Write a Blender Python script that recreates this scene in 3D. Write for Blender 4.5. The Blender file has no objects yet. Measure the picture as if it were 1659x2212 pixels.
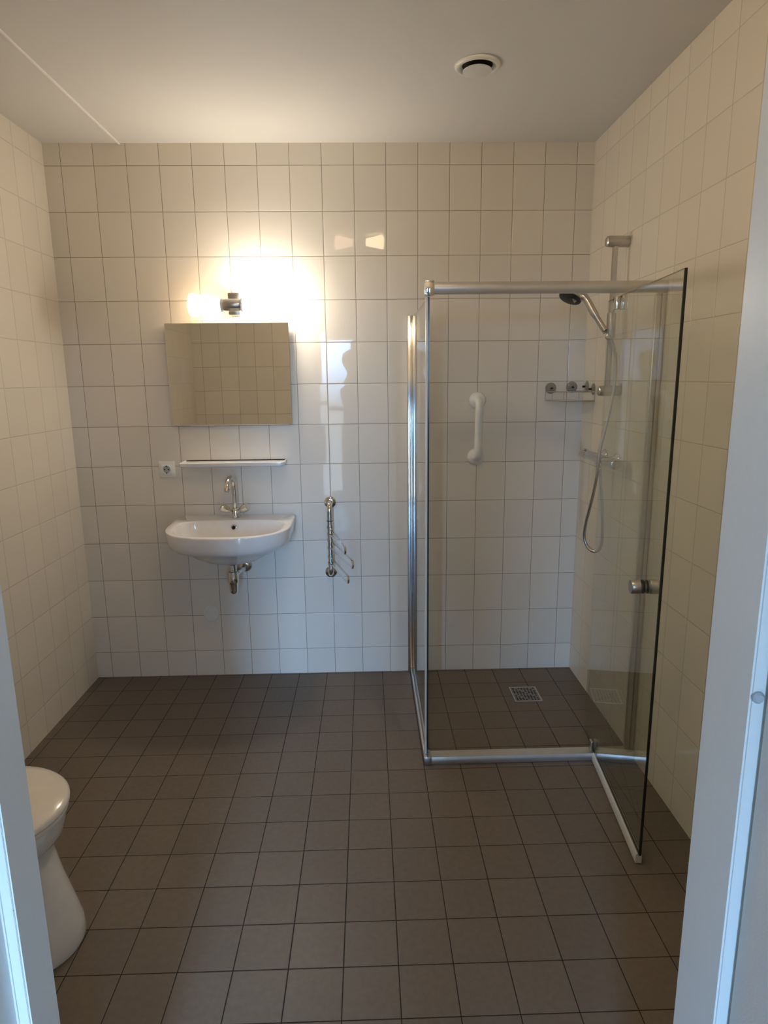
import bpy, bmesh, math, random
from mathutils import Vector, Matrix, Quaternion
PI = math.pi
scene = bpy.context.scene
COL = scene.collection

# ------------------------------------------------------------------ camera
cam_d = bpy.data.cameras.new('camera')
cam = bpy.data.objects.new('camera', cam_d); COL.objects.link(cam)
cam_d.sensor_fit = 'VERTICAL'; cam_d.sensor_height = 36.0
cam_d.lens = 1397.51 / 2212 * 36.0
cam_d.clip_start = 0.02; cam_d.clip_end = 100
yaw, pitch, roll = -0.0245, 1.3677, -0.0110
R = Matrix.Rotation(yaw, 3, 'Z') @ Matrix.Rotation(pitch, 3, 'X') @ Matrix.Rotation(roll, 3, 'Z')
CAM = Vector((1.3932, -3.2847, 1.5633))
cam.matrix_world = Matrix.Translation(CAM) @ R.to_4x4()
scene.camera = cam

# ------------------------------------------------------------------ world, light, exposure
scene.view_settings.view_transform = 'Standard'
scene.view_settings.look = 'None'
scene.view_settings.exposure = 0.0
scene.view_settings.gamma = 1.0
LAMP_R, LAMP_L = 93.0, 9.0          # radiance of the two lit glass shades
SKY = (22.0, 41.0, 72.0)
w = bpy.data.worlds.new('sky'); scene.world = w; w.use_nodes = True
nt = w.node_tree; nt.nodes.clear()
wo = nt.nodes.new('ShaderNodeOutputWorld'); bg = nt.nodes.new('ShaderNodeBackground')
tc = nt.nodes.new('ShaderNodeTexCoord'); sx = nt.nodes.new('ShaderNodeSeparateXYZ')
mr = nt.nodes.new('ShaderNodeMapRange'); mr.inputs['From Min'].default_value = -0.03; mr.inputs['From Max'].default_value = 0.03
mx = nt.nodes.new('ShaderNodeMix'); mx.data_type = 'RGBA'
mx.inputs[6].default_value = (9.0, 11.0, 13.0, 1); mx.inputs[7].default_value = (*SKY, 1)
nt.links.new(tc.outputs['Generated'], sx.inputs[0]); nt.links.new(sx.outputs['Z'], mr.inputs['Value'])
nt.links.new(mr.outputs[0], mx.inputs[0]); nt.links.new(mx.outputs[2], bg.inputs['Color'])
bg.inputs['Strength'].default_value = 1.0
nt.links.new(bg.outputs[0], wo.inputs[0])

def portal(x0, x1, z0, z1, y):
    l = bpy.data.lights.new('window_portal', 'AREA'); l.shape = 'RECTANGLE'
    l.size = x1 - x0; l.size_y = z1 - z0; l.cycles.is_portal = True
    o = bpy.data.objects.new('window_portal', l); COL.objects.link(o)
    o.location = ((x0 + x1) / 2, y, (z0 + z1) / 2); o.rotation_euler = (PI / 2, 0, 0)
    return o
# hall windows (y = -5.0): x0, x1, z0, z1
WIN = [(0.80, 1.26, 0.08, 2.12), (1.88, 2.12, 1.25, 2.16)]
for a in WIN: portal(*a, -5.03)

# ------------------------------------------------------------------ materials
def mat(name, col, rough=0.5, metal=0.0, spec=0.5, emis=None, estr=0, bump=None, coat=0):
    m = bpy.data.materials.new(name); m.use_nodes = True
    n = m.node_tree.nodes; L = m.node_tree.links
    b = n['Principled BSDF']
    b.inputs['Base Color'].default_value = (*col, 1); b.inputs['Roughness'].default_value = rough
    b.inputs['Metallic'].default_value = metal; b.inputs['Specular IOR Level'].default_value = spec
    if coat: b.inputs['Coat Weight'].default_value = coat; b.inputs['Coat Roughness'].default_value = 0.04
    if emis: b.inputs['Emission Color'].default_value = (*emis, 1); b.inputs['Emission Strength'].default_value = estr
    t = n.new('ShaderNodeTexCoord'); ns = n.new('ShaderNodeTexNoise')
    sc, st, dv = bump if bump else (30, 0.0, 0.06)
    ns.inputs['Scale'].default_value = sc; ns.inputs['Detail'].default_value = 4
    L.new(t.outputs['Object'], ns.inputs['Vector'])
    if st:
        bp = n.new('ShaderNodeBump'); bp.inputs['Strength'].default_value = st; bp.inputs['Distance'].default_value = 0.002
        L.new(ns.outputs[0], bp.inputs['Height']); L.new(bp.outputs[0], b.inputs['Normal'])
    # faint natural tone variation
    hs = n.new('ShaderNodeMix'); hs.data_type = 'RGBA'; hs.blend_type = 'MIX'
    hs.inputs[6].default_value = (*[c * (1 - dv) for c in col], 1); hs.inputs[7].default_value = (*[min(1, c * (1 + dv)) for c in col], 1)
    L.new(ns.outputs[0], hs.inputs[0]); L.new(hs.outputs[2], b.inputs['Base Color'])
    return m

def tile_mat(name, au, av, su, sv, ou, ov, col, grout, rough, gw=0.0022, tilt=0.010, var=0.05, noise=0.0, spec=0.16, wob=0.0):
    """rectangular tiles laid on the surface: au/av are the world axes across and up the wall"""
    m = bpy.data.materials.new(name); m.use_nodes = True
    n = m.node_tree.nodes; L = m.node_tree.links; b = n['Principled BSDF']
    t = n.new('ShaderNodeTexCoord'); s = n.new('ShaderNodeSeparateXYZ'); L.new(t.outputs['Object'], s.inputs[0])
    def M(op, a, c=None, d=None):
        x = n.new('ShaderNodeMath'); x.operation = op
        for i, v in enumerate((a, c, d)):
            if v is None: continue
            if isinstance(v, (int, float)): x.inputs[i].default_value = v
            else: L.new(v, x.inputs[i])
        return x.outputs[0]
    U = M('DIVIDE', M('SUBTRACT', s.outputs[au], ou), su); V = M('DIVIDE', M('SUBTRACT', s.outputs[av], ov), sv)
    def edge(c, sz):
        fr = M('FRACT', c); return M('MULTIPLY', M('MINIMUM', fr, M('SUBTRACT', 1.0, fr)), sz)
    e = M('MINIMUM', edge(U, su), edge(V, sv))
    def ramp(v, lo, hi):
        r = n.new('ShaderNodeMapRange'); r.interpolation_type = 'SMOOTHSTEP'
        r.inputs['From Min'].default_value = lo; r.inputs['From Max'].default_value = hi; L.new(v, r.inputs['Value']); return r.outputs[0]
    face = ramp(e, gw / 2 - 0.0003, gw / 2 + 0.0004)
    cv = n.new('ShaderNodeCombineXYZ'); L.new(M('FLOOR', U), cv.inputs[0]); L.new(M('FLOOR', V), cv.inputs[1]); cv.inputs[2].default_value = len(name) * 1.0
    wn = n.new('ShaderNodeTexWhiteNoise'); L.new(cv.outputs[0], wn.inputs['Vector'])
    # colour
    tone = n.new('ShaderNodeMix'); tone.data_type = 'RGBA'
    tone.inputs[6].default_value = (*[c * (1 - var) for c in col], 1); tone.inputs[7].default_value = (*[c * (1 + var) for c in col], 1)
    L.new(wn.outputs['Value'], tone.inputs[0]); c1 = tone.outputs[2]
    ns = n.new('ShaderNodeTexNoise'); ns.inputs['Scale'].default_value = 55; ns.inputs['Detail'].default_value = 6; L.new(t.outputs['Object'], ns.inputs['Vector'])
    if noise:
        k = n.new('ShaderNodeMix'); k.data_type = 'RGBA'; k.blend_type = 'MULTIPLY'; k.inputs[0].default_value = noise
        L.new(c1, k.inputs[6]); L.new(ns.outputs[0], k.inputs[7]); c1 = k.outputs[2]
    g = n.new('ShaderNodeMix'); g.data_type = 'RGBA'; g.inputs[6].default_value = (*grout, 1)
    L.new(face, g.inputs[0]); L.new(c1, g.inputs[7]); L.new(g.outputs[2], b.inputs['Base Color'])
    rr = n.new('ShaderNodeMapRange'); rr.inputs['To Min'].default_value = 0.8; rr.inputs['To Max'].default_value = rough
    L.new(face, rr.inputs['Value']); L.new(rr.outputs[0], b.inputs['Roughness'])
    b.inputs['Specular IOR Level'].default_value = spec
    # relief: pillowed tile edge, faint glaze waviness, each tile set a hair out of plane
    h = M('ADD', M('MULTIPLY', ramp(e, 0.0004, 0.0035), 1.0), M('MULTIPLY', ns.outputs[0], wob))
    bp = n.new('ShaderNodeBump'); bp.inputs['Strength'].default_value = 0.55; bp.inputs['Distance'].default_value = 0.0012
    L.new(h, bp.inputs['Height'])
    v1 = n.new('ShaderNodeVectorMath'); v1.operation = 'SUBTRACT'; L.new(wn.outputs['Color'], v1.inputs[0]); v1.inputs[1].default_value = (0.5, 0.5, 0.5)
    v2 = n.new('ShaderNodeVectorMath'); v2.operation = 'SCALE'; L.new(v1.outputs[0], v2.inputs[0]); v2.inputs['Scale'].default_value = tilt
    v3 = n.new('ShaderNodeVectorMath'); v3.operation = 'ADD'; L.new(bp.outputs[0], v3.inputs[0]); L.new(v2.outputs[0], v3.inputs[1])
    v4 = n.new('ShaderNodeVectorMath'); v4.operation = 'NORMALIZE'; L.new(v3.outputs[0], v4.inputs[0])
    L.new(v4.outputs[0], b.inputs['Normal'])
    return m

TILE = (0.78, 0.72, 0.625); GROUT = (0.30, 0.25, 0.20)
m_tb = tile_mat('cream_tile_back', 0, 2, 0.15, 0.2, 0.0, 0.1414, TILE, GROUT, 0.025, var=0.03)
m_tl = tile_mat('cream_tile_left', 1, 2, 0.15, 0.2, -0.12, 0.1414, TILE, (0.50, 0.45, 0.38), 0.04, gw=0.0017, var=0.02)
m_tr = tile_mat('cream_tile_right', 1, 2, 0.15, 0.2, -0.01, 0.1414, TILE, (0.50, 0.45, 0.38), 0.04, gw=0.0017, var=0.02)
m_tf = tile_mat('cream_tile_front', 0, 2, 0.15, 0.2, 0.0, 0.075, TILE, GROUT, 0.04, var=0.03)
m_fl = tile_mat('brown_floor_tile', 0, 1, 0.1495, 0.1495, 1.1566, -0.7647, (0.190, 0.154, 0.120), (0.026, 0.020, 0.014), 0.38,
                gw=0.0026, tilt=0.006, var=0.05, noise=0.28, wob=0.25)
m_ceil = mat('ceiling_paint', (0.72, 0.70, 0.66), 0.8, bump=(220, 0.12, 0.02))
m_seam = mat('ceiling_seam_paint', (0.88, 0.86, 0.82), 0.7)
m_frame = mat('grey_white_lacquer', (0.76, 0.75, 0.70), 0.35, bump=(90, 0.05, 0.03))
m_leaf = mat('door_leaf_paint', (0.74, 0.73, 0.69), 0.5, bump=(300, 0.15, 0.03))
m_hall = mat('hall_wall_paint', (0.58, 0.52, 0.45), 0.8, bump=(120, 0.1, 0.03))
m_hfloor = mat('hall_laminate', (0.30, 0.24, 0.19), 0.16, bump=(12, 0.0, 0.15))
m_por = mat('white_porcelain', (0.80, 0.775, 0.74), 0.08, coat=0.3)
m_seat = mat('seat_plastic', (0.80, 0.75, 0.68), 0.16)
m_plas = mat('white_plastic', (0.80, 0.78, 0.73), 0.3)
m_chr = mat('chrome', (0.72, 0.71, 0.69), 0.07, metal=1.0)
m_chr2 = mat('brushed_steel', (0.55, 0.53, 0.50), 0.28, metal=1.0)
m_pol = mat('polished_aluminium', (0.74, 0.74, 0.73), 0.14, metal=1.0)
m_alu = mat('anodised_aluminium', (0.62, 0.585, 0.53), 0.34, metal=0.75)
m_dark = mat('dark_plastic', (0.012, 0.011, 0.010), 0.4)
m_black = mat('void_black', (0.004, 0.004, 0.004), 0.9)
m_rub = mat('grey_rubber', (0.40, 0.42, 0.42), 0.6)
m_seal = mat('clear_seal', (0.72, 0.72, 0.68), 0.2)
m_gedge = mat('glass_edge', (0.012, 0.014, 0.011), 0.2)
m_grate = mat('drain_steel', (0.30, 0.27, 0.24), 0.35, metal=0.8)
m_cloth = mat('dark_grey_fabric', (0.07, 0.068, 0.07), 0.9, bump=(400, 0.3, 0.1))
m_jean = mat('denim_fabric', (0.05, 0.06, 0.09), 0.9, bump=(400, 0.3, 0.1))
m_skin = mat('skin', (0.50, 0.33, 0.25), 0.5)
m_hair = mat('brown_hair', (0.05, 0.032, 0.02), 0.6, bump=(250, 0.5, 0.2))
m_lampL = mat('lit_opal_glass_dim', (0.8, 0.75, 0.65), 0.3, emis=(1.0, 0.74, 0.48), estr=LAMP_L)
m_lampR = mat('lit_opal_glass_bright', (0.8, 0.78, 0.7), 0.3, emis=(0.97, 0.87, 0.74), estr=LAMP_R)
m_cl1 = mat('ceiling_bulb_glass', (0.8, 0.78, 0.7), 0.3, emis=(1.0, 0.80, 0.48), estr=45)
m_cl2 = mat('ceiling_bulb_glass_dim', (0.8, 0.78, 0.7), 0.3, emis=(1.0, 0.66, 0.45), estr=20)

def mirror_mat():
    m = bpy.data.materials.new('mirror_silver'); m.use_nodes = True
    b = m.node_tree.nodes['Principled BSDF']; b.inputs['Metallic'].default_value = 1
    b.inputs['Base Color'].default_value = (0.86, 0.85, 0.80, 1); b.inputs['Roughness'].default_value = 0.015
    return m
m_mir = mirror_mat()

def glass_mat(name, tint, refl=1.0, rough=0.0):
    """clear sheet: each face lets tinted light through and reflects by Schlick's law"""
    m = bpy.data.materials.new(name); m.use_nodes = True
    n = m.node_tree.nodes; L = m.node_tree.links; n.clear()
    o = n.new('ShaderNodeOutputMaterial'); mxs = n.new('ShaderNodeMixShader')
    tr = n.new('ShaderNodeBsdfTransparent'); tr.inputs[0].default_value = (*tint, 1)
    gl = n.new('ShaderNodeBsdfGlossy'); gl.inputs['Roughness'].default_value = rough; gl.inputs['Color'].default_value = (1, 1, 1, 1)
    ge = n.new('ShaderNodeNewGeometry'); d = n.new('ShaderNodeVectorMath'); d.operation = 'DOT_PRODUCT'
    L.new(ge.outputs['Normal'], d.inputs[0]); L.new(ge.outputs['Incoming'], d.inputs[1])
    def M(op, a, c):
        x = n.new('ShaderNodeMath'); x.operation = op
        for i, v in enumerate((a, c)):
            if isinstance(v, (int, float)): x.inputs[i].default_value = v
            elif v is not None: L.new(v, x.inputs[i])
        return x.outputs[0]
    a = M('ABSOLUTE', d.outputs['Value'], None)
    f = M('MULTIPLY', M('ADD', M('MULTIPLY', M('POWER', M('SUBTRACT', 1.0, a), 5.0), 0.96), 0.04), refl)
    L.new(f, mxs.inputs[0]); L.new(tr.outputs[0], mxs.inputs[1]); L.new(gl.outputs[0], mxs.inputs[2]); L.new(mxs.outputs[0], o.inputs[0])
    return m
m_glass = glass_mat('shower_glass', (0.925, 0.94, 0.905))
m_wglass = glass_mat('window_glass', (0.97, 0.98, 0.98))
m_cup = glass_mat('clear_suction_plastic', (0.80, 0.80, 0.79))

# ------------------------------------------------------------------ mesh helpers
def obj(name, bm, m, parent=None, smooth=35, recalc=True):
    if recalc: bmesh.ops.recalc_face_normals(bm, faces=bm.faces)
    me = bpy.data.meshes.new(name); bm.to_mesh(me); bm.free()
    for mm in (m if isinstance(m, (list, tuple)) else [m]): me.materials.append(mm)
    if smooth:
        me.shade_smooth()
        try: me.set_sharp_from_angle(angle=math.radians(smooth))
        except Exception: pass
    o = bpy.data.objects.new(name, me); COL.objects.link(o)
    if parent: o.parent = parent; o.matrix_parent_inverse = parent.matrix_basis.inverted()
    return o
def tag(o, label=None, cat=None, group=None, kind=None):
    if label: o['label'] = label
    if cat: o['category'] = cat
    if group: o['group'] = group
    if kind: o['kind'] = kind
    return o
def thing(name, loc, label, cat, group=None, kind=None):
    o = bpy.data.objects.new(name, None); COL.objects.link(o); o.location = loc; o.empty_display_size = 0.05
    return tag(o, label, cat, group, kind)
def box(bm, a, b, bev=0, seg=2, mi=0):
    x0, y0, z0 = a; x1, y1, z1 = b
    v = [bm.verts.new(p) for p in ((x0,y0,z0),(x1,y0,z0),(x1,y1,z0),(x0,y1,z0),(x0,y0,z1),(x1,y0,z1),(x1,y1,z1),(x0,y1,z1))]
    fs = [bm.faces.new([v[i] for i in q]) for q in ((3,2,1,0),(4,5,6,7),(0,1,5,4),(1,2,6,5),(2,3,7,6),(3,0,4,7))]
    for f in fs: f.material_index = mi
    if bev:
        es = list({e for f in fs for e in f.edges})
        bmesh.ops.bevel(bm, geom=es, offset=bev, segments=seg, profile=0.5, affect='EDGES')
    return v, fs
def frame_from(d, up=None):
    d = d.normalized(); u = Vector(up) if up else Vector((0, 0, 1))
    if abs(d.dot(u)) > 0.95: u = Vector((0, 1, 0))
    a = d.cross(u).normalized(); return a, a.cross(d).normalized()
def tube(bm, pts, rad, n=14, caps=True, closed=False):
    pts = [Vector(p) for p in pts]; N = len(pts)
    rr = rad if isinstance(rad, (list, tuple)) else [rad] * N
    rings = []; prev = None
    for i, p in enumerate(pts):
        if closed: d = (pts[(i + 1) % N] - pts[i - 1])
        elif i == 0: d = pts[1] - p
        elif i == N - 1: d = p - pts[i - 1]
        else: d = (pts[i + 1] - p).normalized() + (p - pts[i - 1]).normalized()
        if d.length < 1e-9: d = prev[2] if prev else Vector((0, 0, 1))
        d.normalize()
        if prev is None: a, b = frame_from(d)
        else:
            a = prev[0] - d * prev[0].dot(d)
            if a.length < 1e-6: a, b = frame_from(d)
            a.normalize(); b = d.cross(a)
        prev = (a, b, d)
        rings.append([bm.verts.new(p + (a * math.cos(2*PI*k/n) + b * math.sin(2*PI*k/n)) * rr[i]) for k in range(n)])
    for i in range(N - (0 if closed else 1)):
        r0, r1 = rings[i], rings[(i + 1) % N]
        for k in range(n): bm.faces.new((r0[k], r0[(k+1) % n], r1[(k+1) % n], r1[k]))
    if caps and not closed: bm.faces.new(rings[0][::-1]); bm.faces.new(rings[-1])
    return rings
def lathe(bm, prof, base, axis, n=32, mi=0):
    """prof: (distance along axis, radius)"""
    base = Vector(base); ax = Vector(axis).normalized(); a, b = frame_from(ax)
    rings = []
    for h, r in prof:
        c = base + ax * h
        if r < 1e-6: rings.append([bm.verts.new(c)])
        else: rings.append([bm.verts.new(c + (a*math.cos(2*PI*k/n) + b*math.sin(2*PI*k/n)) * r) for k in range(n)])
    for i in range(len(rings) - 1):
        p, q = rings[i], rings[i+1]
        for k in range(n):
            k2 = (k + 1) % n
            if len(p) == 1 and len(q) == 1: continue
            if len(p) == 1: f = bm.faces.new((p[0], q[k], q[k2]))
            elif len(q) == 1: f = bm.faces.new((p[k], p[k2], q[0]))
            else: f = bm.faces.new((p[k], p[k2], q[k2], q[k]))
            f.material_index = mi
    if len(rings[0]) > 1: bm.faces.new(rings[0][::-1]).material_index = mi
    if len(rings[-1]) > 1: bm.faces.new(rings[-1]).material_index = mi
def loft(bm, rings, cap0=True, cap1=True):
    vs = [[bm.verts.new(p) for p in r] for r in rings]; n = len(vs[0])
    for i in range(len(vs) - 1):
        for k in range(n):
            bm.faces.new((vs[i][k], vs[i][(k+1) % n], vs[i+1][(k+1) % n], vs[i+1][k]))
    if cap0: bm.faces.new(vs[0][::-1])
    if cap1: bm.faces.new(vs[-1])
    return vs
def cr(pts, per=8, closed=False):
    """Catmull-Rom through the points"""
    P = [Vector(p) for p in pts]; N = len(P); out = []
    for i in range(N if closed else N - 1):
        p0 = P[(i-1) % N] if closed or i else P[0]; p1 = P[i]; p2 = P[(i+1) % N]
        p3 = P[(i+2) % N] if closed or i + 2 < N else P[-1]
        for k in range(per):
            t = k / per
            out.append(0.5 * ((2*p1) + (p2-p0)*t + (2*p0-5*p1+4*p2-p3)*t*t + (3*p1-p0-3*p2+p3)*t**3))
    if not closed: out.append(P[-1])
    return out
def NB(): return bmesh.new()

# ------------------------------------------------------------------ the room
XL, XR, H = -0.078, 2.482, 2.637
FY, FB = -2.47, -2.545              # bathroom face of the front wall, step line of the door frame
HY = -2.60                          # hall face of the front wall
DXL, DXR, DH = 0.9145, 1.856, 2.10  # door opening
def struct(name, bm, m, label, cat, smooth=0): return tag(obj(name, bm, m, None, smooth), label, cat, None, 'structure')
bm = NB(); box(bm, (XL - .1, FY - .065, -.1), (XR + .1, .1, 0)); struct('floor', bm, m_fl, 'dark brown square tiled bathroom floor', 'floor')
bm = NB(); box(bm, (XL - .1, HY, H), (XR + .1, .1, H + .1)); struct('ceiling', bm, m_ceil, 'plain matt painted bathroom ceiling', 'ceiling')
bm = NB(); box(bm, (XL - .1, 0, 0), (XR + .1, .1, H)); struct('wall_back', bm, m_tb, 'back wall of cream upright rectangular tiles behind washbasin', 'wall')
bm = NB(); box(bm, (XL - .1, HY, 0), (XL, 0, H)); struct('wall_left', bm, m_tl, 'left cream tiled wall beside the toilet', 'wall')
bm = NB(); box(bm, (XR, HY, 0), (XR + .1, 0, H)); struct('wall_right', bm, m_tr, 'right cream tiled wall behind the shower', 'wall')
bm = NB()
for a, b in (((XL, -2.535, 0), (DXL - .002, FY, H)), ((DXR + .002, -2.535, 0), (XR, FY, H)), ((DXL - .002, -2.535, DH + .002), (DXR + .002, FY, H))): box(bm, a, b)
struct('wall_front', bm, m_tf, 'cream tiled wall with the doorway, seen in the mirror', 'wall')
bm = NB()
for a, b in (((-0.9, HY, 0), (DXL - .03, -2.536, H)), ((DXR + .03, HY, 0), (2.9, -2.536, H)), ((DXL - .03, HY, DH + .03), (DXR + .03, -2.536, H))): box(bm, a, b)
struct('wall_hall_front', bm, m_hall, 'pale hall side of the doorway wall', 'wall')
bm = NB(); box(bm, (0.270, FY, H - .007), (0.281, -0.001, H - .0003), .003); struct('trim_1', bm, m_seam, 'thin pale seam running along the ceiling near the left wall', 'trim')

# hall behind the camera
HX0, HX1, HB = -0.9, 2.9, -5.0
bm = NB(); box(bm, (HX0 - .1, HB - .1, -.1), (HX1 + .1, FY - .066, -.002)); struct('floor_hall', bm, m_hfloor, 'smooth hall floor outside the bathroom door', 'floor')
bm = NB(); box(bm, (HX0 - .1, HB - .1, H), (HX1 + .1, HY - .001, H + .1)); struct('ceiling_hall', bm, m_ceil, 'plain hall ceiling outside the bathroom', 'ceiling')
bm = NB(); box(bm, (HX0 - .1, HB, 0), (HX0, HY, H)); struct('wall_hall_left', bm, m_hall, 'plain left wall of the hall', 'wall')
bm = NB(); box(bm, (HX1, HB, 0), (HX1 + .1, HY, H)); struct('wall_hall_right', bm, m_hall, 'plain right wall of the hall', 'wall')
bm = NB()
xs = [HX0 - .1] + [v for a in WIN for v in a[:2]] + [HX1 + .1]
for i in range(0, len(xs), 2): box(bm, (xs[i], HB - .1, 0), (xs[i+1], HB, H))
for (x0, x1, z0, z1) in WIN:
    box(bm, (x0, HB - .1, 0), (x1, HB, z0)); box(bm, (x0, HB - .1, z1), (x1, HB, H))
struct('wall_hall_back', bm, m_hall, 'hall wall with windows opposite the bathroom door', 'wall')
for i, (x0, x1, z0, z1) in enumerate(WIN):
    e = thing('window_%d' % (i + 1), ((x0 + x1) / 2, HB - .05, z0), ['tall glazed balcony door in the hall, mirrored in the tiles', 'narrow hall window, mirrored in the tiles beside the shower'][i], 'window', None, 'structure')
    bm = NB(); f = .035
    for a, b in (((x0, -5.08, z0), (x0 + f, -5.03, z1)), ((x1 - f, -5.08, z0), (x1, -5.03, z1)), ((x0 + f, -5.08, z0), (x1 - f, -5.03, z0 + f)), ((x0 + f, -5.08, z1 - f), (x1 - f, -5.03, z1))): box(bm, a, b)
    if i == 0: box(bm, (x0 + f, -5.075, 1.22), (x1 - f, -5.035, 1.27))
    obj('window_frame', bm, m_frame, e, 0)
    bm = NB(); box(bm, (x0 + f, -5.058, z0 + f), (x1 - f, -5.054, z1 - f)); obj('window_pane', bm, m_wglass, e, 0)

# door frame (steel, two-step section) and the leaf folded back into the hall
d1 = thing('door_1', ((DXL + DXR) / 2, -2.52, 0), 'pale grey door frame the bathroom is seen through', 'door', None, 'structure')
def frame_side(sgn, x, y_in, y_step, y_out, step, arch):
    # section in (x,y), opening on the -sgn side ; sgn=+1 right jamb
    s = sgn
    P = [(x, y_in), (x, y_step), (x + s*step, y_step), (x + s*step, y_out), (x + s*(step + .002), y_out - .004),
         (x + s*(step + arch), y_out - .004), (x + s*(step + arch), y_out + .006), (x + s*(step + .028), -2.601 + 0.0), (x + s*.028, -2.601), (x + s*.028, y_in - .0), ]
    P = [(x, y_in), (x, y_step), (x + s*step, y_step), (x + s*step, y_out), (x + s*(step + arch), y_out), (x + s*(step + arch), -2.6015), (x + s*.029, -2.6015), (x + s*.029, y_in - .001)]
    return P
bm = NB()
Lp = frame_side(-1, DXL, FY + .004, -2.536, -2.612, .0175, .055); Rp = frame_side(1, DXR, FY + .004, -2.569, -2.590, .060, .020)
for P in (Lp, Rp):
    loft(bm, [[Vector((a, b, z)) for a, b in P] for z in (0, DH + .0)])
box(bm, (DXL - .029, -2.6015, DH), (DXR + .029, FY + .004, DH + .029)); box(bm, (DXL - .07, -2.612, DH + .0), (DXR + .07, -2.602, DH + .07))
bmesh.ops.bevel(bm, geom=[e for e in bm.edges if abs((e.verts[0].co - e.verts[1].co).z) > 1.5], offset=.0025, segments=2, affect='EDGES')
tag(obj('door_frame', bm, m_frame, d1, 30), 'pale grey lacquered steel door frame')
bm = NB(); lathe(bm, [(0, .0075), (.003, .0075), (.006, .005), (.0065, 0)], (DXR + .0080, -2.5692, 1.178), (0, -1, 0), 20)
tag(obj('door_buffer', bm, m_rub, d1), 'small round grey rubber buffer')
leaf = None
bm = NB(); box(bm, (1.8695, -3.49, .012), (1.9095, -2.578, DH - .01), .003); leaf = tag(obj('door_leaf', bm, m_leaf, d1), 'pale painted door leaf folded back')
bm = NB(); lathe(bm, [(0, .026), (.006, .026), (.008, .012), (.03, .010)], (1.869, -3.43, 1.05), (-1, 0, 0), 20); tube(bm, [(1.841, -3.43, 1.05), (1.835, -3.415, 1.05), (1.833, -3.32, 1.05)], .009, 12)
obj('door_handle', bm, m_chr2, leaf)

# ------------------------------------------------------------------ mirror
mi = thing('wall_mirror', (.722, 0, 1.345), 'frameless rectangular mirror on the tiles under the lit wall lamp', 'mirror')
bm = NB(); box(bm, (.426, -.032, 1.346), (1.021, -.026, 1.835), .0012, 1); obj('mirror_glass', bm, m_mir, mi, 0)
bm = NB(); box(bm, (.446, -.0255, 1.366), (1.001, -.0005, 1.815)); obj('backing_panel', bm, m_plas, mi, 0)

# ------------------------------------------------------------------ wall lamp
la = thing('wall_lamp', (.769, 0, 1.91), 'lit chrome wall lamp with two opal glass shades above the mirror', 'lamp')
LY, LZ = -.098, 1.910
bm = NB(); box(bm, (.745, -.072, 1.868), (.800, -.0005, 1.968), .004)
obj('wall_plate', bm, m_chr2, la)
bm = NB()   # curved cover: a part cylinder along x
ring = []
for k in range(13):
    a = math.radians(-20 + k * (220 / 12)); ring.append((LY + math.cos(a + PI/2) * .0, 0))
pr = []
for k in range(17):
    a = math.radians(35 + k * 290 / 16); pr.append(Vector((0, LY + .031 * math.cos(a), LZ + .028 * math.sin(a))))
rings = [[p + Vector((x, 0, 0)) for p in pr] for x in (.730, .733, .806, .809)]
for i in (0, 3): rings[i] = [Vector((q.x, LY + (q.y - LY) * .94, LZ + (q.z - LZ) * .94)) for q in rings[i]]
loft(bm, rings)
obj('lamp_body', bm, m_chr2, la)
def shade(sgn, x0, m, label):
    bm = NB()
    lathe(bm, [(0, .030), (.012, .033), (.035, .036), (.07, .042), (.10, .048), (.125, .053), (.137, .054), (.146, .050), (.151, .040), (.153, .02), (.154, 0)], (x0, LY, LZ), (sgn, 0, 0), 32)
    o = tag(obj('lamp_shade', bm, m, la), label)
    bm = NB(); lathe(bm, [(0, .026), (.014, .026), (.014, .031), (.022, .031)], (x0 - sgn * .018, LY, LZ), (sgn, 0, 0), 28); obj('shade_collar', bm, m_plas, la)
shade(-1, .722, m_lampL, 'dimmer warm glowing opal glass shade'); shade(1, .817, m_lampR, 'brightly glowing opal glass shade')

# ------------------------------------------------------------------ shelf
bm = NB()
def shelf_ring(inset, z, yb=-.0008):
    x0, x1, yf = .470 + inset, .984 - inset, -.125 + inset; r = .018
    P = [(x0, yb), (x0, yf + r)]
    for k in range(1, 6): a = PI + k * PI/2/6; P.append((x0 + r + r*math.cos(a), yf + r + r*math.sin(a)))
    P.append((x0 + r, yf)); P.append((x1 - r, yf))
    for k in range(1, 6): a = 1.5*PI + k * PI/2/6; P.append((x1 - r + r*math.cos(a), yf + r + r*math.sin(a)))
    P += [(x1, yf + r), (x1, yb)]
    return [Vector((a, b, z)) for a, b in P]
loft(bm, [shelf_ring(.010, 1.148), shelf_ring(.002, 1.152), shelf_ring(0, 1.158), shelf_ring(0, 1.168), shelf_ring(.002, 1.170), shelf_ring(.007, 1.170), shelf_ring(.009, 1.166)])
tag(obj('wall_shelf', bm, m_por, None, 40), 'narrow white porcelain shelf on the wall above the washbasin tap', 'shelf')

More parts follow.
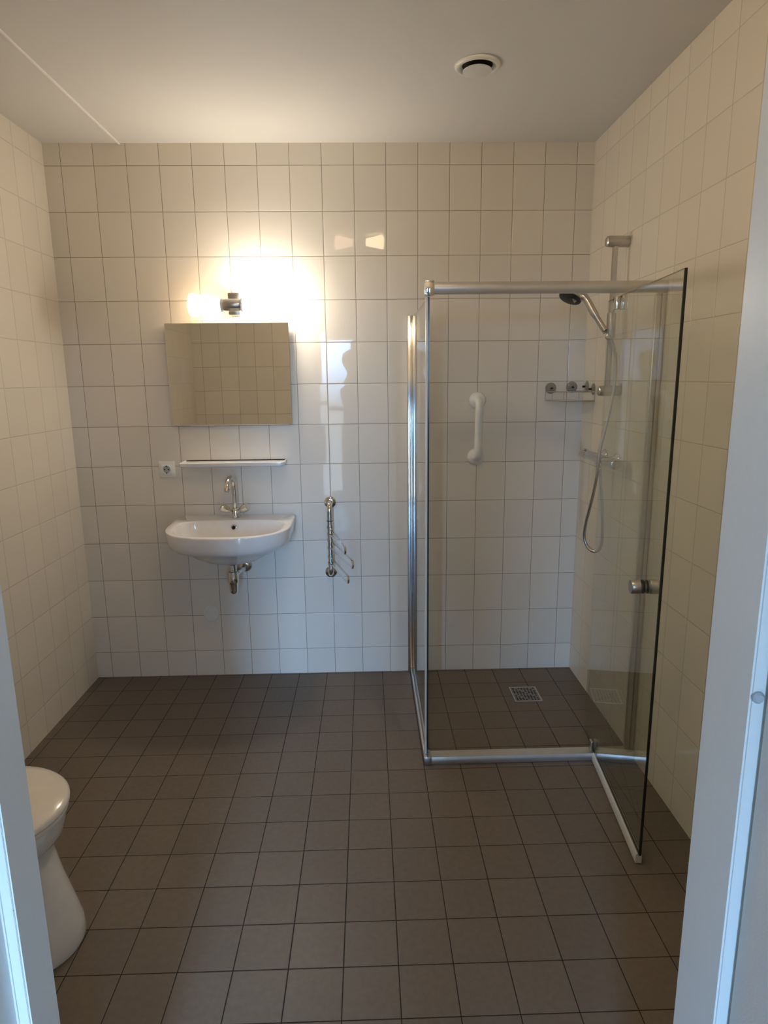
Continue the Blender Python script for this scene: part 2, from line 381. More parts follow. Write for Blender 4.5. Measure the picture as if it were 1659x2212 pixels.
# ------------------------------------------------------------------ socket
so = thing('power_socket', (.378, 0, 1.126), 'white square power socket on the tiles left of the shelf', 'socket')
bm = NB(); box(bm, (.337, -.011, 1.085), (.419, -.0005, 1.167), .004); obj('socket_frame', bm, m_plas, so)
bm = NB(); box(bm, (.3505, -.0135, 1.0985), (.4055, -.0112, 1.1535), .0015)
lathe(bm, [(0, .0225), (.003, .0225), (.0032, .0195), (.0005, .0185), (.0004, 0)], (.378, -.0136, 1.126), (0, -1, 0), 36); obj('socket_insert', bm, m_plas, so)
bm = NB(); lathe(bm, [(0, .0182), (.0006, .0182), (.0007, 0)], (.378, -.0142, 1.126), (0, -1, 0), 32); ins = obj('socket_recess', bm, m_rub, so)
for dx, dz, r in ((-.0095, 0, .0034), (.0095, 0, .0034)):
    bm = NB(); lathe(bm, [(0, r), (.0008, r), (.001, 0)], (.378 + dx, -.0149, 1.126 + dz), (0, -1, 0), 16); obj('pin_hole', bm, m_black, so)
for s in (-1, 1):
    bm = NB(); box(bm, (.3755, -.0175, 1.126 + s * .0175 - .0035), (.3805, -.0150, 1.126 + s * .0175 + .0035), .0008); obj('earth_clip', bm, m_dark, so)

# ------------------------------------------------------------------ washbasin
SX = .722
def rimz(y): return .887 + .045 * y
def sgnpow(v, p): return math.copysign(abs(v) ** p, v)
NS = 72
def outer_ring(s, dz, yshift=0.0, back=True):
    out = []
    for k in range(NS):
        a = 2 * PI * k / NS; c, sn = math.cos(a), math.sin(a)
        if sn >= 0: x = .298 * sgnpow(c, .22); y = .210 * sgnpow(sn, .22)     # back, boxy
        else: x = .298 * sgnpow(c, .80 if abs(c) < 2 else 1); y = .232 * sgnpow(sn, .86)
        yy = -.213 + y * s
        if sn < 0: yy = -.213 + y * s
        xx = SX + x * s
        if sn >= 0: yy = -.213 + y * (1 if back else s)
        yy = min(yy, -.003)
        out.append(Vector((xx, yy + yshift, rimz(yy) + dz)))
    return out
def inner_ring(s, dz, ys=0.0):
    out = []
    for k in range(NS):
        a = 2 * PI * k / NS; c, sn = math.cos(a), math.sin(a)
        x = .262 * sgnpow(c, .62 if sn < 0 else .5)
        y = (.125 * sgnpow(sn, .5)) if sn >= 0 else (.170 * sgnpow(sn, .85))
        out.append(Vector((SX + x * s, -.240 + y * s + ys, rimz(-.240 + y * s) + dz)))
    return out
wb = thing('washbasin', (SX, 0, .69), 'white porcelain wall-hung washbasin below the mirror', 'washbasin')
bm = NB()
def under(s, z, back_y):      # lower bulb rings, flat z
    out = []
    for k in range(NS):
        a = 2 * PI * k / NS; c, sn = math.cos(a), math.sin(a)
        x = .298 * s * sgnpow(c, .8); y = (.205 if sn >= 0 else .232) * s * sgnpow(sn, .8)
        out.append(Vector((SX + x, min(-.205 + y, -.003), z)))
    return out
rings = [under(.12, .690, 0), under(.26, .692, 0), under(.42, .706, 0), under(.60, .734, 0), under(.78, .764, 0), outer_ring(.90, -.092), outer_ring(.95, -.080), outer_ring(.978, -.060), outer_ring(.992, -.03),
         outer_ring(1, -.008), outer_ring(.998, -.002), outer_ring(.990, .0), inner_ring(1.02, .0), inner_ring(1.0, -.001), inner_ring(.985, -.006), inner_ring(.965, -.02), inner_ring(.93, -.05),
         inner_ring(.87, -.08), inner_ring(.76, -.105), inner_ring(.58, -.122), inner_ring(.35, -.132), inner_ring(.12, -.137)]
loft(bm, rings)
obj('basin', bm, m_por, wb, 60)
bm = NB(); lathe(bm, [(0, .0155), (.004, .0150), (.005, .0105), (.003, .0095), (.002, .0)], (.722, -.1265, .846), (0, -1, .12), 28); ov = obj('overflow_ring', bm, m_chr, wb)
bm = NB(); lathe(bm, [(0, .0085), (.0008, .0085), (.001, 0)], (.722, -.1297, .8465), (0, -1, .12), 20); obj('overflow_hole', bm, m_black, ov)
bm = NB(); lathe(bm, [(0, .030), (.004, .029), (.007, .02), (.008, 0)], (SX, -.240, .7415), (0, 0, 1), 28); obj('plug', bm, m_chr, wb)

# ------------------------------------------------------------------ tap
tp = thing('basin_tap', (.722, -.062, .885), 'chrome two-handle tap on the white washbasin', 'tap')
T = Vector((.722, -.062, .885))
bm = NB(); lathe(bm, [(0, .025), (.006, .025), (.010, .021), (.028, .0195), (.040, .0185), (.048, .014), (.052, 0)], T, (0, 0, 1), 28)
tube(bm, [T + Vector((-.035, -.010, .040)), T + Vector((0, -.004, .022)), T + Vector((.035, -.010, .040))], .0125, 16)
obj('tap_body', bm, m_chr, tp)
bm = NB(); tube(bm, cr([T + Vector(p) for p in ((0, -.002, .045), (0, -.004, .11), (-.001, -.006, .165), (-.004, -.020, .196), (-.008, -.052, .207), (-.012, -.088, .190), (-.014, -.104, .160))], 8), [.0125] * 32 + [.0120] * 16 + [.0115], 18)
sp = obj('spout', bm, m_chr, tp)
bm = NB(); lathe(bm, [(0, .0105), (.002, .0135), (.016, .0135), (.018, .011)], T + Vector((-.0138, -.102, .166)), (-.06, -.45, -1), 24); obj('aerator', bm, m_chr2, sp)
for s in (-1, 1):
    b0 = T + Vector((s * .020, -.012, .030)); ax = Vector((s * .80, -.25, .52)).normalized()
    bm = NB(); lathe(bm, [(0, .012), (.012, .0125), (.016, .017), (.030, .0205), (.050, .0215), (.056, .0195), (.058, .012), (.058, 0)], b0, ax, 8)
    bmesh.ops.bevel(bm, geom=[e for e in bm.edges], offset=.0012, segments=1, affect='EDGES')
    h = obj('tap_handle', bm, m_chr, tp, 25)

# ------------------------------------------------------------------ bottle trap
tr = thing('bottle_trap', (.722, -.205, .52), 'chrome bottle trap with wall pipe under the washbasin', 'drain trap')
bm = NB(); lathe(bm, [(0, .030), (.004, .030), (.006, .0225), (.012, .0165), (.050, .0165)], (.724, -.205, .689), (0, 0, -1), 24)
obj('tail_pipe', bm, m_chr, tr)
bm = NB(); lathe(bm, [(0, .019), (.002, .024), (.012, .0245), (.030, .0265), (.052, .0275), (.060, .0235), (.064, .0215), (.095, .0215), (.108, .018), (.116, .010), (.118, 0)], (.722, -.205, .643), (0, 0, -1), 28)
obj('trap_bottle', bm, m_chr, tr)
bm = NB(); tube(bm, cr([(.722, -.18, .622), (.735, -.165, .628), (.742, -.13, .626), (.745, -.10, .620), (.744, -.05, .614), (.744, -.004, .612)], 6), .0155, 18); obj('wall_pipe', bm, m_chr, tr)
bm = NB(); lathe(bm, [(0, .036), (.006, .034), (.014, .024), (.018, .0165)], (.744, -.0008, .612), (0, -1, 0), 32); obj('pipe_rosette', bm, m_chr, tr)

bm = NB(); lathe(bm, [(0, .0425), (.0035, .042), (.005, .040), (.0055, 0)], (.549, -.0005, .352), (0, -1, 0), 48)
tag(obj('blanking_cap', bm, m_plas), 'flat round white cap on the tiles below the washbasin', 'cap')

# ------------------------------------------------------------------ towel rack
tw = thing('towel_rack', (1.195, 0, .56), 'chrome swivel-arm towel rack on the back wall beside the washbasin', 'towel rack')
TX, TY = 1.196, -.068
for z, nm in ((.944, 1), (.571, 0)):
    bm = NB(); lathe(bm, [(0, .030), (.005, .030), (.009, .026), (.011, .018), (.012, .0145)], (TX - (.004 if not nm else 0), -.0008, z), (0, -1, 0), 32); obj('wall_flange', bm, m_chr, tw)
bm = NB(); tube(bm, cr([(TX, -.006, .944), (TX, -.030, .944), (TX, -.055, .940), (TX, TY, .920), (TX, TY, .895)], 5) + cr([(TX, TY, .62), (TX, TY, .595), (TX - .002, -.055, .577), (TX - .004, -.030, .571), (TX - .004, -.006, .571)], 5), .0135, 18); obj('post', bm, m_chr, tw)
def arm(z0, dz, ex, ey, drop=0):
    d = Vector((ex - TX, ey - TY, 0)); Ln = d.length; d.normalize()
    bm = NB(); z1 = z0 - dz; r = dz / 2
    pts = [Vector((TX, TY, z0)) + d * .010, Vector((TX, TY, z0)) + d * (Ln - r)]
    for k in range(1, 9):
        a = PI/2 - k * PI / 9; pts.append(Vector((TX, TY, (z0 + z1) / 2)) + d * (Ln - r + r * math.cos(a)) + Vector((0, 0, r * math.sin(a))))
    pts += [Vector((TX, TY, z1)) + d * (Ln - r), Vector((TX, TY, z1)) + d * .010]
    tube(bm, pts, .0050, 10)
    for z in (z0, z1): lathe(bm, [(0, .0165), (.014, .0165)], (TX, TY, z - .007), (0, 0, 1), 20)
    obj('swivel_arm', bm, m_chr, tw)
arm(.828, .036, 1.287, -.475); arm(.760, .038, 1.320, -.468); arm(.672, .036, 1.296, -.418)
for z in (.858, .794, .716, .640):
    bm = NB(); lathe(bm, [(0, .0150), (.003, .0150)], (TX, TY, z), (0, 0, 1), 20); obj('spacer_ring', bm, m_dark, tw)

# ------------------------------------------------------------------ grab bar
gb = thing('grab_bar', (1.945, 0, 1.16), 'short white upright grab bar on the back wall inside the shower', 'grab bar')
for z in (1.452, 1.168):
    bm = NB(); lathe(bm, [(0, .042), (.006, .042), (.012, .038), (.016, .028), (.019, .0185)], (1.949 if z > 1.3 else 1.944, -.0008, z), (0, -1, 0), 36); obj('flange', bm, m_plas, gb)
bm = NB(); tube(bm, cr([(1.949, -.010, 1.452), (1.949, -.035, 1.451), (1.949, -.058, 1.440), (1.948, -.066, 1.410), (1.948, -.066, 1.395)], 6) + cr([(1.945, -.066, 1.225), (1.945, -.066, 1.210), (1.944, -.058, 1.180), (1.944, -.035, 1.169), (1.944, -.010, 1.168)], 6), .0185, 24)
obj('grip_tube', bm, m_plas, gb)

# ------------------------------------------------------------------ shower screen
ss = thing('shower_screen', (1.62, -.87, 0), 'clear glass corner shower screen with its pivot door standing open', 'shower screen')
GZ0, GZ1 = .030, 1.850
SXG = 1.622                         # side pane plane
def slab(bm, p0, p1, th, z0, z1, e0=1, e1=1):
    """upright glass sheet from p0 to p1 (x,y); narrow rims get material 1"""
    d = Vector((p1[0]-p0[0], p1[1]-p0[1], 0)).normalized(); nrm = Vector((-d.y, d.x, 0)) * th / 2
    a, b = Vector((*p0, 0)), Vector((*p1, 0))
    v = [bm.verts.new(q) for q in (a-nrm+Vector((0,0,z0)), b-nrm+Vector((0,0,z0)), b+nrm+Vector((0,0,z0)), a+nrm+Vector((0,0,z0)),
                                   a-nrm+Vector((0,0,z1)), b-nrm+Vector((0,0,z1)), b+nrm+Vector((0,0,z1)), a+nrm+Vector((0,0,z1)))]
    for q, m_ in (((3,2,1,0),1),((4,5,6,7),1),((0,1,5,4),0),((1,2,6,5),e1),((2,3,7,6),0),((3,0,4,7),e0)): bm.faces.new([v[i] for i in q]).material_index = m_
bm = NB(); slab(bm, (SXG, -.860), (SXG, -.0285), .006, GZ0, GZ1); tag(obj('side_pane', bm, [m_glass, m_gedge], ss, 0), 'fixed clear glass side pane')
bm = NB(); box(bm, (1.595, -.028, 0.004), (1.6265, -.0008, 1.862), .0015); obj('wall_profile', bm, m_pol, ss)
bm = NB(); box(bm, (1.6105, -.862, GZ0), (1.6185, -.850, GZ1), .002); tag(obj('edge_seal', bm, m_seal, ss), 'pale translucent edge seal')
bm = NB(); box(bm, (1.608, -.868, .0015), (1.6185, -.030, .028), .002); box(bm, (1.6255, -.868, .0015), (1.630, -.030, .028), .001); box(bm, (1.6185, -.868, .0015), (1.6255, -.030, .026)); obj('side_bottom_rail', bm, m_alu, ss)
# front rails
def rail(y0, y1, z0, z1, x0, x1, bulge=0.006):
    bm = NB(); n = 9; P = []
    for k in range(n): t = k / (n - 1); P.append((y0 - bulge * math.sin(PI * t), z0 + (z1 - z0) * t))
    P += [(y1, z1), (y1, z0)]
    loft(bm, [[Vector((x, a, b)) for a, b in P] for x in (x0, x1)]); return bm
obj('top_rail', rail(-.876, -.852, 1.858, 1.898, 1.640, XR - .001, .007), m_alu, ss, 40)
obj('bottom_rail', rail(-.884, -.836, .0015, .034, 1.637, XR - .001, .004), m_alu, ss, 40)
bm = NB(); box(bm, (1.606, -.886, 1.853), (1.6395, -.846, 1.903), .003); tag(obj('corner_bracket', bm, m_chr, ss), 'chrome top corner bracket')
bm = NB(); box(bm, (1.606, -.892, .0012), (1.6365, -.834, .038), .003); tag(obj('corner_foot', bm, m_chr2, ss), 'metal bottom corner block')
bm = NB(); box(bm, (2.446, -.868, .036), (2.464, -.850, 1.856), .002); box(bm, (2.466, -.872, .036), (XR - .001, -.846, 1.856), .002); obj('hinge_side_profile', bm, m_alu, ss)
# pivoting door: pane swings about PV
PV = Vector((2.316, -.862, 0)); dd = Vector((-.098, -.995, 0)).normalized(); dn = Vector((-dd.y, dd.x, 0))
A = PV + dd * -.150; B = PV + dd * .615
bm = NB(); slab(bm, (A.x, A.y), (B.x, B.y), .008, .040, 1.846, 0, 1)
door = tag(obj('door_pane', bm, [m_glass, m_gedge], ss, 0), 'clear glass pivot door standing open')
def drail(s0, s1, w, z0, z1):
    bm = NB(); a, b = PV + dd*s0, PV + dd*s1; n = dn * w
    loft(bm, [[p + n*sx + Vector((0, 0, z)) for sx, z in ((-1, z0), (1, z0), (1, z1 - .006), (.6, z1), (-.6, z1), (-1, z1 - .006))] for p in (a, b)]); return bm
obj('drip_rail', drail(.025, .608, .010, .004, .0385), m_seal, door)
bm = NB(); a, b = PV + dd*.6155, PV + dd*.6195
loft(bm, [[p + dn*sx + Vector((0, 0, z)) for sx, z in ((-.0035, .04), (.0035, .04), (.0035, 1.846), (-.0035, 1.846))] for p in (a, b)]); obj('magnet_strip', bm, m_gedge, door, 0)
KP = PV + dd * .475 + Vector((0, 0, .905))
for s in (-1, 1):
    bm = NB(); lathe(bm, [(0, .010), (.010, .010), (.010, .0215), (.0125, .0235), (.036, .0235), (.040, .021), (.040, 0)], KP + dn * s * .0045, dn * s, 28)
    obj('door_knob', bm, m_chr2, door)
    bm = NB(); lathe(bm, [(0, .0225), (.0028, .0225)], KP + dn * s * .0048, dn * s, 24); obj('knob_washer', bm, m_dark, door)
bm = NB(); p = PV + Vector((0, 0, 1.826)); box(bm, (p.x - .020, p.y - .018, 1.800), (p.x - .006, p.y + .018, 1.853), .002); box(bm, (p.x + .005, p.y - .018, 1.800), (p.x + .020, p.y + .018, 1.853), .002)
obj('pivot_hinge', bm, m_chr, door)
bm = NB(); box(bm, (p.x - .016, p.y - .014, .0395), (p.x - .006, p.y + .014, .080), .002); box(bm, (p.x + .005, p.y - .014, .0395), (p.x + .016, p.y + .014, .080), .002)
obj('pivot_hinge', bm, m_chr2, door)

# ------------------------------------------------------------------ shower slide rail
RX, RY = 2.428, -.48
sr = thing('slide_rail', (RX, RY, 1.48), 'chrome upright shower slide rail on the right wall', 'shower rail')
bm = NB(); tube(bm, [(RX, RY, 1.492), (RX, RY, 2.108)], .0115, 20); obj('rail_tube', bm, m_chr2, sr)
for z in (2.106, 1.502):
    bm = NB(); lathe(bm, [(0, .0225), (.078, .0225), (.090, .0205), (.094, .014), (.095, 0)], (XR - .001, RY, z), (-1, 0, 0), 28); obj('rail_bracket', bm, m_chr2, sr)
HZ = 1.775
bm = NB(); lathe(bm, [(0, .0165), (.004, .019), (.10, .019), (.104, .0165)], (RX, RY, HZ - .055), (0, 0, 1), 24)
HX = RX - .034
tube(bm, [(RX - .005, RY, HZ - .02), (HX + .002, RY + .004, HZ - .01)], .015, 16)
lathe(bm, [(0, .012), (.014, .012), (.016, .009), (.016, 0)], (RX - .015, RY - .012, HZ - .048), (-.4, -1, 0), 16)
obj('holder', bm, m_chr2, sr)
# hand shower
hs = thing('hand_shower', (HX, RY, HZ), 'grey hand shower with dark spray face resting in the rail holder', 'hand shower')
h0 = Vector((HX + .008, RY - .014, HZ - .030)); h1 = Vector((2.352, -.456, 1.862)); h2 = Vector((2.322, -.440, 1.892)); h3 = Vector((2.285, -.415, 1.893))
bm = NB(); tube(bm, cr([h0, h0.lerp(h2, .5), h2, h3], 8), [.0125]*8 + [.0155]*8 + [.0180]*8 + [.021], 18); obj('handle', bm, m_chr2, hs)
fn = Vector((-.42, -.22, -.88)).normalized()
bm = NB(); lathe(bm, [(-.022, .012), (-.018, .030), (-.006, .047), (.004, .050)], h3 + Vector((-.012, .008, .004)), fn, 36); obj('shower_head', bm, m_chr2, hs)
bm = NB(); lathe(bm, [(.0042, .049), (.009, .047), (.012, .038), (.013, 0)], h3 + Vector((-.012, .008, .004)), fn, 36); tag(obj('spray_face', bm, m_dark, hs), 'dark spray face')
# hose
hp = [h0 + Vector((.008, -.004, -.012)), (2.425, -.500, 1.715), (2.448, -.500, 1.640), (2.450, -.500, 1.540), (2.440, -.500, 1.440), (2.420, -.500, 1.330), (2.402, -.500, 1.240), (2.398, -.500, 1.150),
      (2.392, -.470, 1.030), (2.384, -.430, .910), (2.384, -.418, .840), (2.398, -.430, .795), (2.418, -.460, .782), (2.438, -.480, .805), (2.443, -.480, .880), (2.438, -.470, 1.000), (2.430, -.460, 1.100), (2.4255, -.452, 1.160)]
bm = NB(); P = cr(hp, 10); rad = [.0066 + (.0005 if k % 2 else 0) for k in range(len(P))]; tube(bm, P, rad, 12)
tag(obj('shower_hose', bm, m_chr2), 'flexible metal shower hose hanging in a loop below the mixer', 'hose')
# mixer
MX, MZ = 2.4255, 1.205
mxr = thing('shower_mixer', (MX, -.43, MZ), 'chrome two-knob shower mixer on the right wall under the slide rail', 'shower mixer')
bm = NB(); tube(bm, [(MX, -.285, MZ), (MX, -.30, MZ), (MX, -.57, MZ), (MX, -.585, MZ)], [.018, .021, .021, .018], 22)
lathe(bm, [(0, .014), (.02, .014), (.024, .011), (.034, .011)], (MX, -.452, MZ - .012), (0, 0, -1), 18); obj('mixer_body', bm, m_chr, mxr)
for y in (-.36, -.51):
    bm = NB(); lathe(bm, [(0, .033), (.006, .032), (.018, .022), (.026, .0165), (.05, .0165)], (XR - .001, y, MZ), (-1, 0, 0), 28); obj('rosette', bm, m_chr, mxr)
for s, y in ((1, -.287), (-1, -.583)):
    bm = NB(); lathe(bm, [(0, .018), (.006, .019), (.018, .024), (.050, .026), (.058, .024), (.061, .016), (.061, 0)], (MX, y, MZ), (0, s, 0), 10)
    bmesh.ops.bevel(bm, geom=[e for e in bm.edges], offset=.0012, segments=1, affect='EDGES'); obj('control_knob', bm, m_chr, mxr, 25)

# ------------------------------------------------------------------ corner soap basket
sb = thing('corner_basket', (XR, 0, 1.45), 'small clear corner basket on suction cups in the shower corner', 'soap basket')
ctr = Vector((XR - .006, -.006, 0)); RD = .185
def arc(r, z, n=18, a0=PI, a1=1.5*PI): return [Vector((ctr.x + r*math.cos(a0 + (a1-a0)*k/n), ctr.y + r*math.sin(a0 + (a1-a0)*k/n), z)) for k in range(n + 1)]
bm = NB(); r0 = arc(RD, 1.447); r1 = arc(RD - .003, 1.4525)
loft(bm, [[Vector((ctr.x, ctr.y, 1.447))] + r0, [Vector((ctr.x, ctr.y, 1.452))] + r1]); obj('tray', bm, m_cup, sb, 0)
bm = NB(); tube(bm, arc(RD, 1.449), .0028, 8); tube(bm, [ctr + Vector((-RD, 0, 1.449)), ctr + Vector((0, 0, 1.449)), ctr + Vector((0, -RD, 1.449))], .0022, 8); obj('tray_rim', bm, m_chr2, sb)
bm = NB(); tube(bm, arc(RD - .002, 1.492), .0022, 8); tube(bm, [ctr + Vector((-RD, -.002, 1.492)), ctr + Vector((-.002, -.002, 1.492)), ctr + Vector((-.002, -RD, 1.492))], .0022, 8)
for k in range(5):
    q = arc(RD, 0, 4)[k]; tube(bm, [(q.x, q.y, 1.449), (q.x, q.y, 1.492)], .0014, 6)
obj('guard_rail', bm, m_chr2, sb)
for base, ax in (((2.318, -.0008, 1.508), (0, -1, 0)), ((2.424, -.0008, 1.512), (0, -1, 0)), ((XR - .001, -.062, 1.515), (-1, 0, 0)), ((XR - .001, -.155, 1.504), (-1, 0, 0))):
    bm = NB(); lathe(bm, [(0, .028), (.002, .028), (.007, .020), (.010, .010), (.011, .0)], base, ax, 28); c = obj('suction_cup', bm, m_cup, sb)
    bm = NB(); lathe(bm, [(0, .0055), (.012, .0055), (.014, .004), (.014, 0)], Vector(base) + Vector(ax) * .0095, ax, 16); obj('cup_peg', bm, m_dark, c)

# ------------------------------------------------------------------ floor drain
fd = thing('floor_drain', (2.17, -.30, 0), 'square perforated steel drain in the shower floor', 'floor drain')
bm = NB()
x0, x1, y0, y1 = 2.100, 2.236, -.376, -.226
for a, b in (((x0, y0, .0006), (x1, y0 + .005, .0035)), ((x0, y1 - .005, .0006), (x1, y1, .0035)), ((x0, y0 + .005, .0006), (x0 + .005, y1 - .005, .0035)), ((x1 - .005, y0 + .005, .0006), (x1, y1 - .005, .0035))): box(bm, a, b)
obj('drain_frame', bm, m_alu, fd, 0)
bm = NB(); box(bm, (x0 + .0055, y0 + .0055, .0006), (x1 - .0055, y1 - .0055, .0022)); obj('drain_grate', bm, m_grate, fd, 0)
bm = NB()
for i in range(8):
    for j in range(9):
        cx, cy = x0 + .017 + i * .0146, y0 + .017 + j * .0146
        if (i + j) % 5 == 4: continue
        lathe(bm, [(0, .0045), (.0004, .0045)], (cx, cy, .0024), (0, 0, 1), 8)
tag(obj('drain_hole', bm, m_black, fd, 0), 'pattern of dark drain holes', kind='stuff')

# ------------------------------------------------------------------ ceiling vent
cv = thing('ceiling_vent', (1.80, -.757, H), 'round white extractor vent in the ceiling', 'vent')
VC = Vector((1.80, -.757, H - .0005))
bm = NB(); n = 48
lathe(bm, [(0, .080), (.004, .080), (.009, .076), (.011, .070), (.008, .060), (.001, .054), (.0012, 0)], VC, (0, 0, -1), n); obj('valve_ring', bm, m_plas, cv, 50)
bm = NB(); lathe(bm, [(.0014, .053), (.0024, .0525), (.0026, 0)], VC, (0, 0, -1), n); tag(obj('valve_opening', bm, m_black, cv), 'dark air opening')
bm = NB(); lathe(bm, [(.003, .010), (.010, .012), (.014, .044), (.018, .051), (.021, .050), (.024, .030), (.025, 0)], VC, (0, 0, -1), n); obj('valve_disc', bm, m_ceil, cv, 50)

# ------------------------------------------------------------------ toilet (axis along +x)
to = thing('toilet', (.25, -1.70, 0), 'white floor-standing toilet with closed lid at the left wall', 'toilet')
TYC = -1.70
def egg(xf, xb, b, z, n=48, pf=1.0, sq=.75):
    xf, xb = xf - .033, xb - .033; xc = xf - (b * 1.12); out = []
    for k in range(n):
        a = 2*PI*k/n; c, s = math.cos(a), math.sin(a)
        if c >= 0: x = xc + (xf - xc) * c ** pf; y = b * s
        else: x = xc - (xc - xb) * abs(c) ** sq; y = b * math.copysign(abs(s) ** .7, s)
        out.append(Vector((x, TYC + y, z)))
    return out
bm = NB()
loft(bm, [egg(.590, .03, .135, .001), egg(.594, .03, .137, .012), egg(.590, .03, .131, .05), egg(.572, .03, .116, .12), egg(.550, .03, .107, .20), egg(.534, .03, .108, .27), egg(.528, .02, .122, .312),
          egg(.538, .0, .148, .322), egg(.556, -.02, .172, .332), egg(.564, -.03, .181, .345), egg(.571, -.04, .186, .375), egg(.575, -.04, .188, .398), egg(.570, -.04, .184, .402)])
obj('bowl', bm, m_por, to, 60)
bm = NB(); loft(bm, [egg(0.575, .13, .187, .4035), egg(0.581, .125, .191, .407), egg(0.581, .125, .191, .416), egg(0.577, .13, .188, .4185)]); seat = obj('seat_ring', bm, m_seat, to, 50)
bm = NB(); loft(bm, [egg(0.578, .125, .189, .4195), egg(0.585, .12, .195, .423), egg(0.585, .12, .195, .432), egg(0.578, .125, .189, .439), egg(.540, .145, .168, .444), egg(.47, .18, .12, .4465), egg(.40, .25, .05, .4475)]); obj('lid', bm, m_seat, to, 60)
bm = NB(); box(bm, (XL + .002, TYC - .185, .4035), (.095, TYC + .185, .80), .022, 4); cis = obj('cistern', bm, m_por, to)
bm = NB(); box(bm, (XL + .001, TYC - .192, .8005), (.102, TYC + .192, .832), .010, 3); obj('cistern_lid', bm, m_por, cis)
bm = NB(); lathe(bm, [(0, .022), (.004, .022), (.006, .018), (.006, 0)], (.012, TYC, .8325), (0, 0, 1), 28); obj('flush_button', bm, m_chr, cis)

# ------------------------------------------------------------------ ceiling lamp above the doorway side (seen only as a reflection in the tiles)
cl = thing('ceiling_lamp', (1.365, -1.9, H), 'small two-shade ceiling lamp mirrored in the upper tiles', 'lamp')
bm = NB(); lathe(bm, [(0, .045), (.012, .045), (.018, .035), (.020, 0)], (1.365, -1.9, H - .0005), (0, 0, -1), 28); box(bm, (1.335, -1.915, 2.565), (1.395, -1.885, 2.618), .004); obj('lamp_base', bm, m_chr2, cl)
for s, m_, lb in ((-1, m_cl2, 'dimmer glass shade'), (1, m_cl1, 'yellow glowing glass shade')):
    bm = NB(); lathe(bm, [(0, .026), (.03, .032), (.09, .044), (.125, .050), (.135, .046), (.14, .02), (.141, 0)], (1.365 + s * .045, -1.9, 2.582), (s, 0, 0), 28); tag(obj('lamp_shade', bm, m_, cl), lb)

# ------------------------------------------------------------------ the photographer, mirrored in the tiles
def skin(name, verts, edges, radii, root, m, parent, lvl=2):
    me = bpy.data.meshes.new(name); me.from_pydata([tuple(v) for v in verts], edges, []); me.update()
    o = bpy.data.objects.new(name, me); COL.objects.link(o); me.materials.append(m)
    o.modifiers.new('Skin', 'SKIN').use_smooth_shade = True
    if not me.skin_vertices:
        me.attributes  # layer is made by the modifier
    s = me.skin_vertices[0].data
    for i, r in enumerate(radii):
        rr = r if isinstance(r, (tuple, list)) else (r, r); s[i].radius = rr; s[i].use_root = (i == root)
    sb_ = o.modifiers.new('Subdivision', 'SUBSURF'); sb_.levels = lvl; sb_.render_levels = lvl
    if parent: o.parent = parent; o.matrix_parent_inverse = parent.matrix_basis.inverted()
    return o
PX, PY = 1.25, -3.76
FD, LD = Vector((.83, .557, 0)), Vector((-.557, .83, 0))    # the way the person faces, and across the shoulders
pe = thing('person', (PX, PY, 0), 'person in dark clothes holding up a phone, mirrored in the tiles', 'person')
V, E_, Rr = [], [], []
def node(p, r, par=None):
    V.append(Vector(p)); Rr.append(r)
    if par is not None: E_.append((par, len(V) - 1))
    return len(V) - 1
def at(f, l, z): return Vector((PX, PY, z)) + FD * f + LD * l
pel = node(at(0, 0, .97), (.115, .115))
wai = node(at(0, 0, 1.12), (.105, .105), pel); che = node(at(-.01, 0, 1.33), (.120, .120), wai); nb = node(at(-.01, 0, 1.49), (.085, .085), che)
nk = node(at(.005, 0, 1.57), .052, nb); hd0 = node(at(.015, 0, 1.64), (.070, .070), nk)
for s in (-1, 1):
    hp_ = node(at(0, s * .085, .90), .088, pel); kn = node(at(.02, s * .10, .50), .060, hp_); an = node(at(0, s * .105, .10), .040, kn); he = node(at(.04, s * .107, .045), .042, an); toe = node(at(.16, s * .115, .035), (.035, .028), he)
    sh = node(at(-.005, s * .165, 1.47), .056, nb); wv = Vector((1.393 - s * .075, -3.385, 1.375)); mid = (at(-.005, s * .165, 1.47) + wv) / 2
    el = node((mid.x, mid.y - .03, 1.18), .042, sh); wr = node(wv, .027, el)
skin('body', V, E_, Rr, 0, m_cloth, pe)
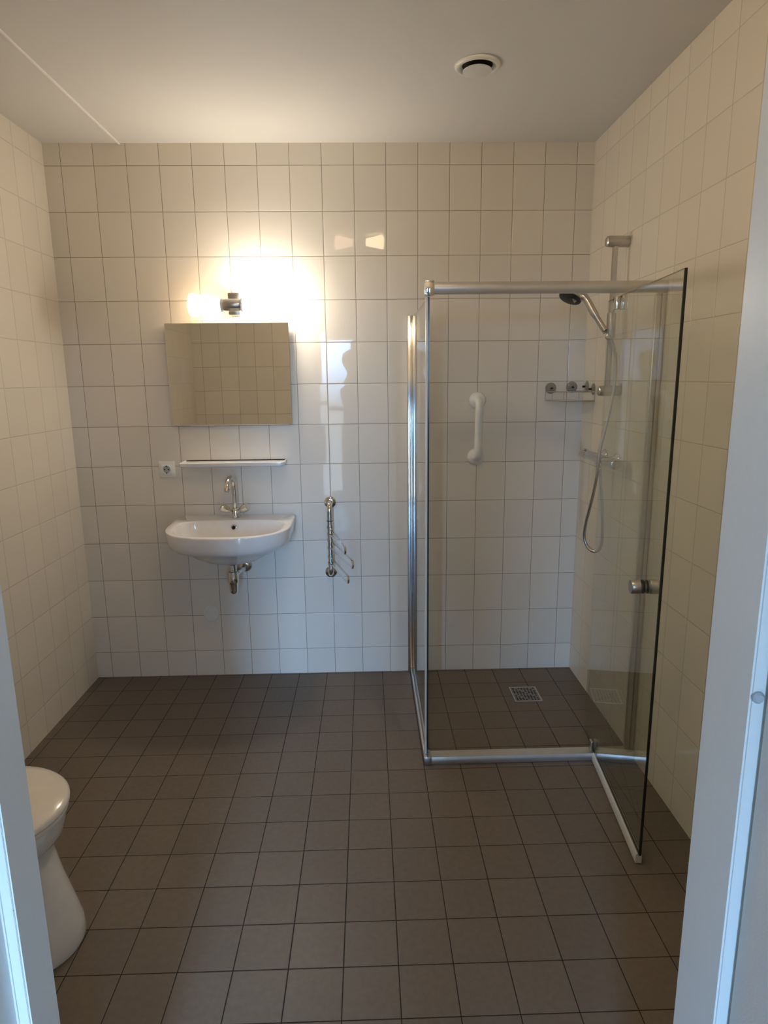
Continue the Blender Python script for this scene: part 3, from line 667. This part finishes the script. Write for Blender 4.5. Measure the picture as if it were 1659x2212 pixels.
def ell(bm, c, r, n=20, m=14, rz=0.0):
    c = Vector(c); q = Matrix.Rotation(rz, 3, 'Z'); rings = []
    for i in range(1, m):
        t = PI * i / m; rings.append([c + q @ Vector((r[0]*math.sin(t)*math.cos(2*PI*k/n), r[1]*math.sin(t)*math.sin(2*PI*k/n), -r[2]*math.cos(t))) for k in range(n)])
    loft(bm, rings)
HR = math.atan2(-FD.x, FD.y)          # head turned the same way (local +y is the face)
HM = Matrix.Rotation(HR, 3, 'Z'); hc = at(.015, 0, 1.735)
def hp3(x, y, z): return hc + HM @ Vector((x, y, z))
bm = NB(); ell(bm, hc, (.076, .096, .116), rz=HR)
ell(bm, hp3(0, .097, -.012), (.014, .018, .022), 10, 8, HR); ell(bm, hp3(0, .086, -.058), (.026, .010, .008), 10, 6, HR)
for s in (-1, 1): ell(bm, hp3(s * .078, -.002, -.005), (.010, .020, .030), 10, 8, HR)
obj('head', bm, m_skin, pe, 60)
for s in (-1, 1):
    bm = NB(); ell(bm, hp3(s * .030, .088, .012), (.012, .010, .009), 10, 8, HR); obj('eye', bm, m_black, pe)
bm = NB(); ell(bm, hp3(0, -.016, .028), (.086, .100, .104), rz=HR); obj('hair', bm, m_hair, pe, 60)
for s in (-1, 1):
    V, E_, Rr = [], [], []
    wr = node((1.393 + s*.075, -3.385, 1.375), .026); pa = node((1.393 + s*.066, -3.350, 1.415), (.034, .018), wr); kn0 = node((1.393 + s*.056, -3.325, 1.455), (.036, .014), pa)
    for k, (dz, ln) in enumerate(((.030, 1.0), (.010, 1.1), (-.010, 1.05), (-.030, .85))):
        a = node((1.393 + s*.052, -3.312, 1.462 + dz * .9), .0095, kn0); b = node((1.393 + s*.046, -3.294, 1.468 + dz), .0085, a); c = node((1.393 + s*(.046 - .018*ln), -3.290, 1.470 + dz), .0078, b)
    t1 = node((1.393 + s*.045, -3.345, 1.440), .012, pa); t2 = node((1.393 + s*.030, -3.338, 1.462), .0100, t1); t3 = node((1.393 + s*.016, -3.330, 1.478), .0088, t2)
    skin('hand', V, E_, Rr, 1, m_skin, pe, 1)
bm = NB(); box(bm, (-.037, -.130, .0125), (.037, .018, .0205), .0035, 3)
ph = obj('mobile_phone', bm, m_dark); ph.matrix_world = cam.matrix_world.copy(); tag(ph, 'dark phone held up by the person, mirrored in the tiles', 'phone')
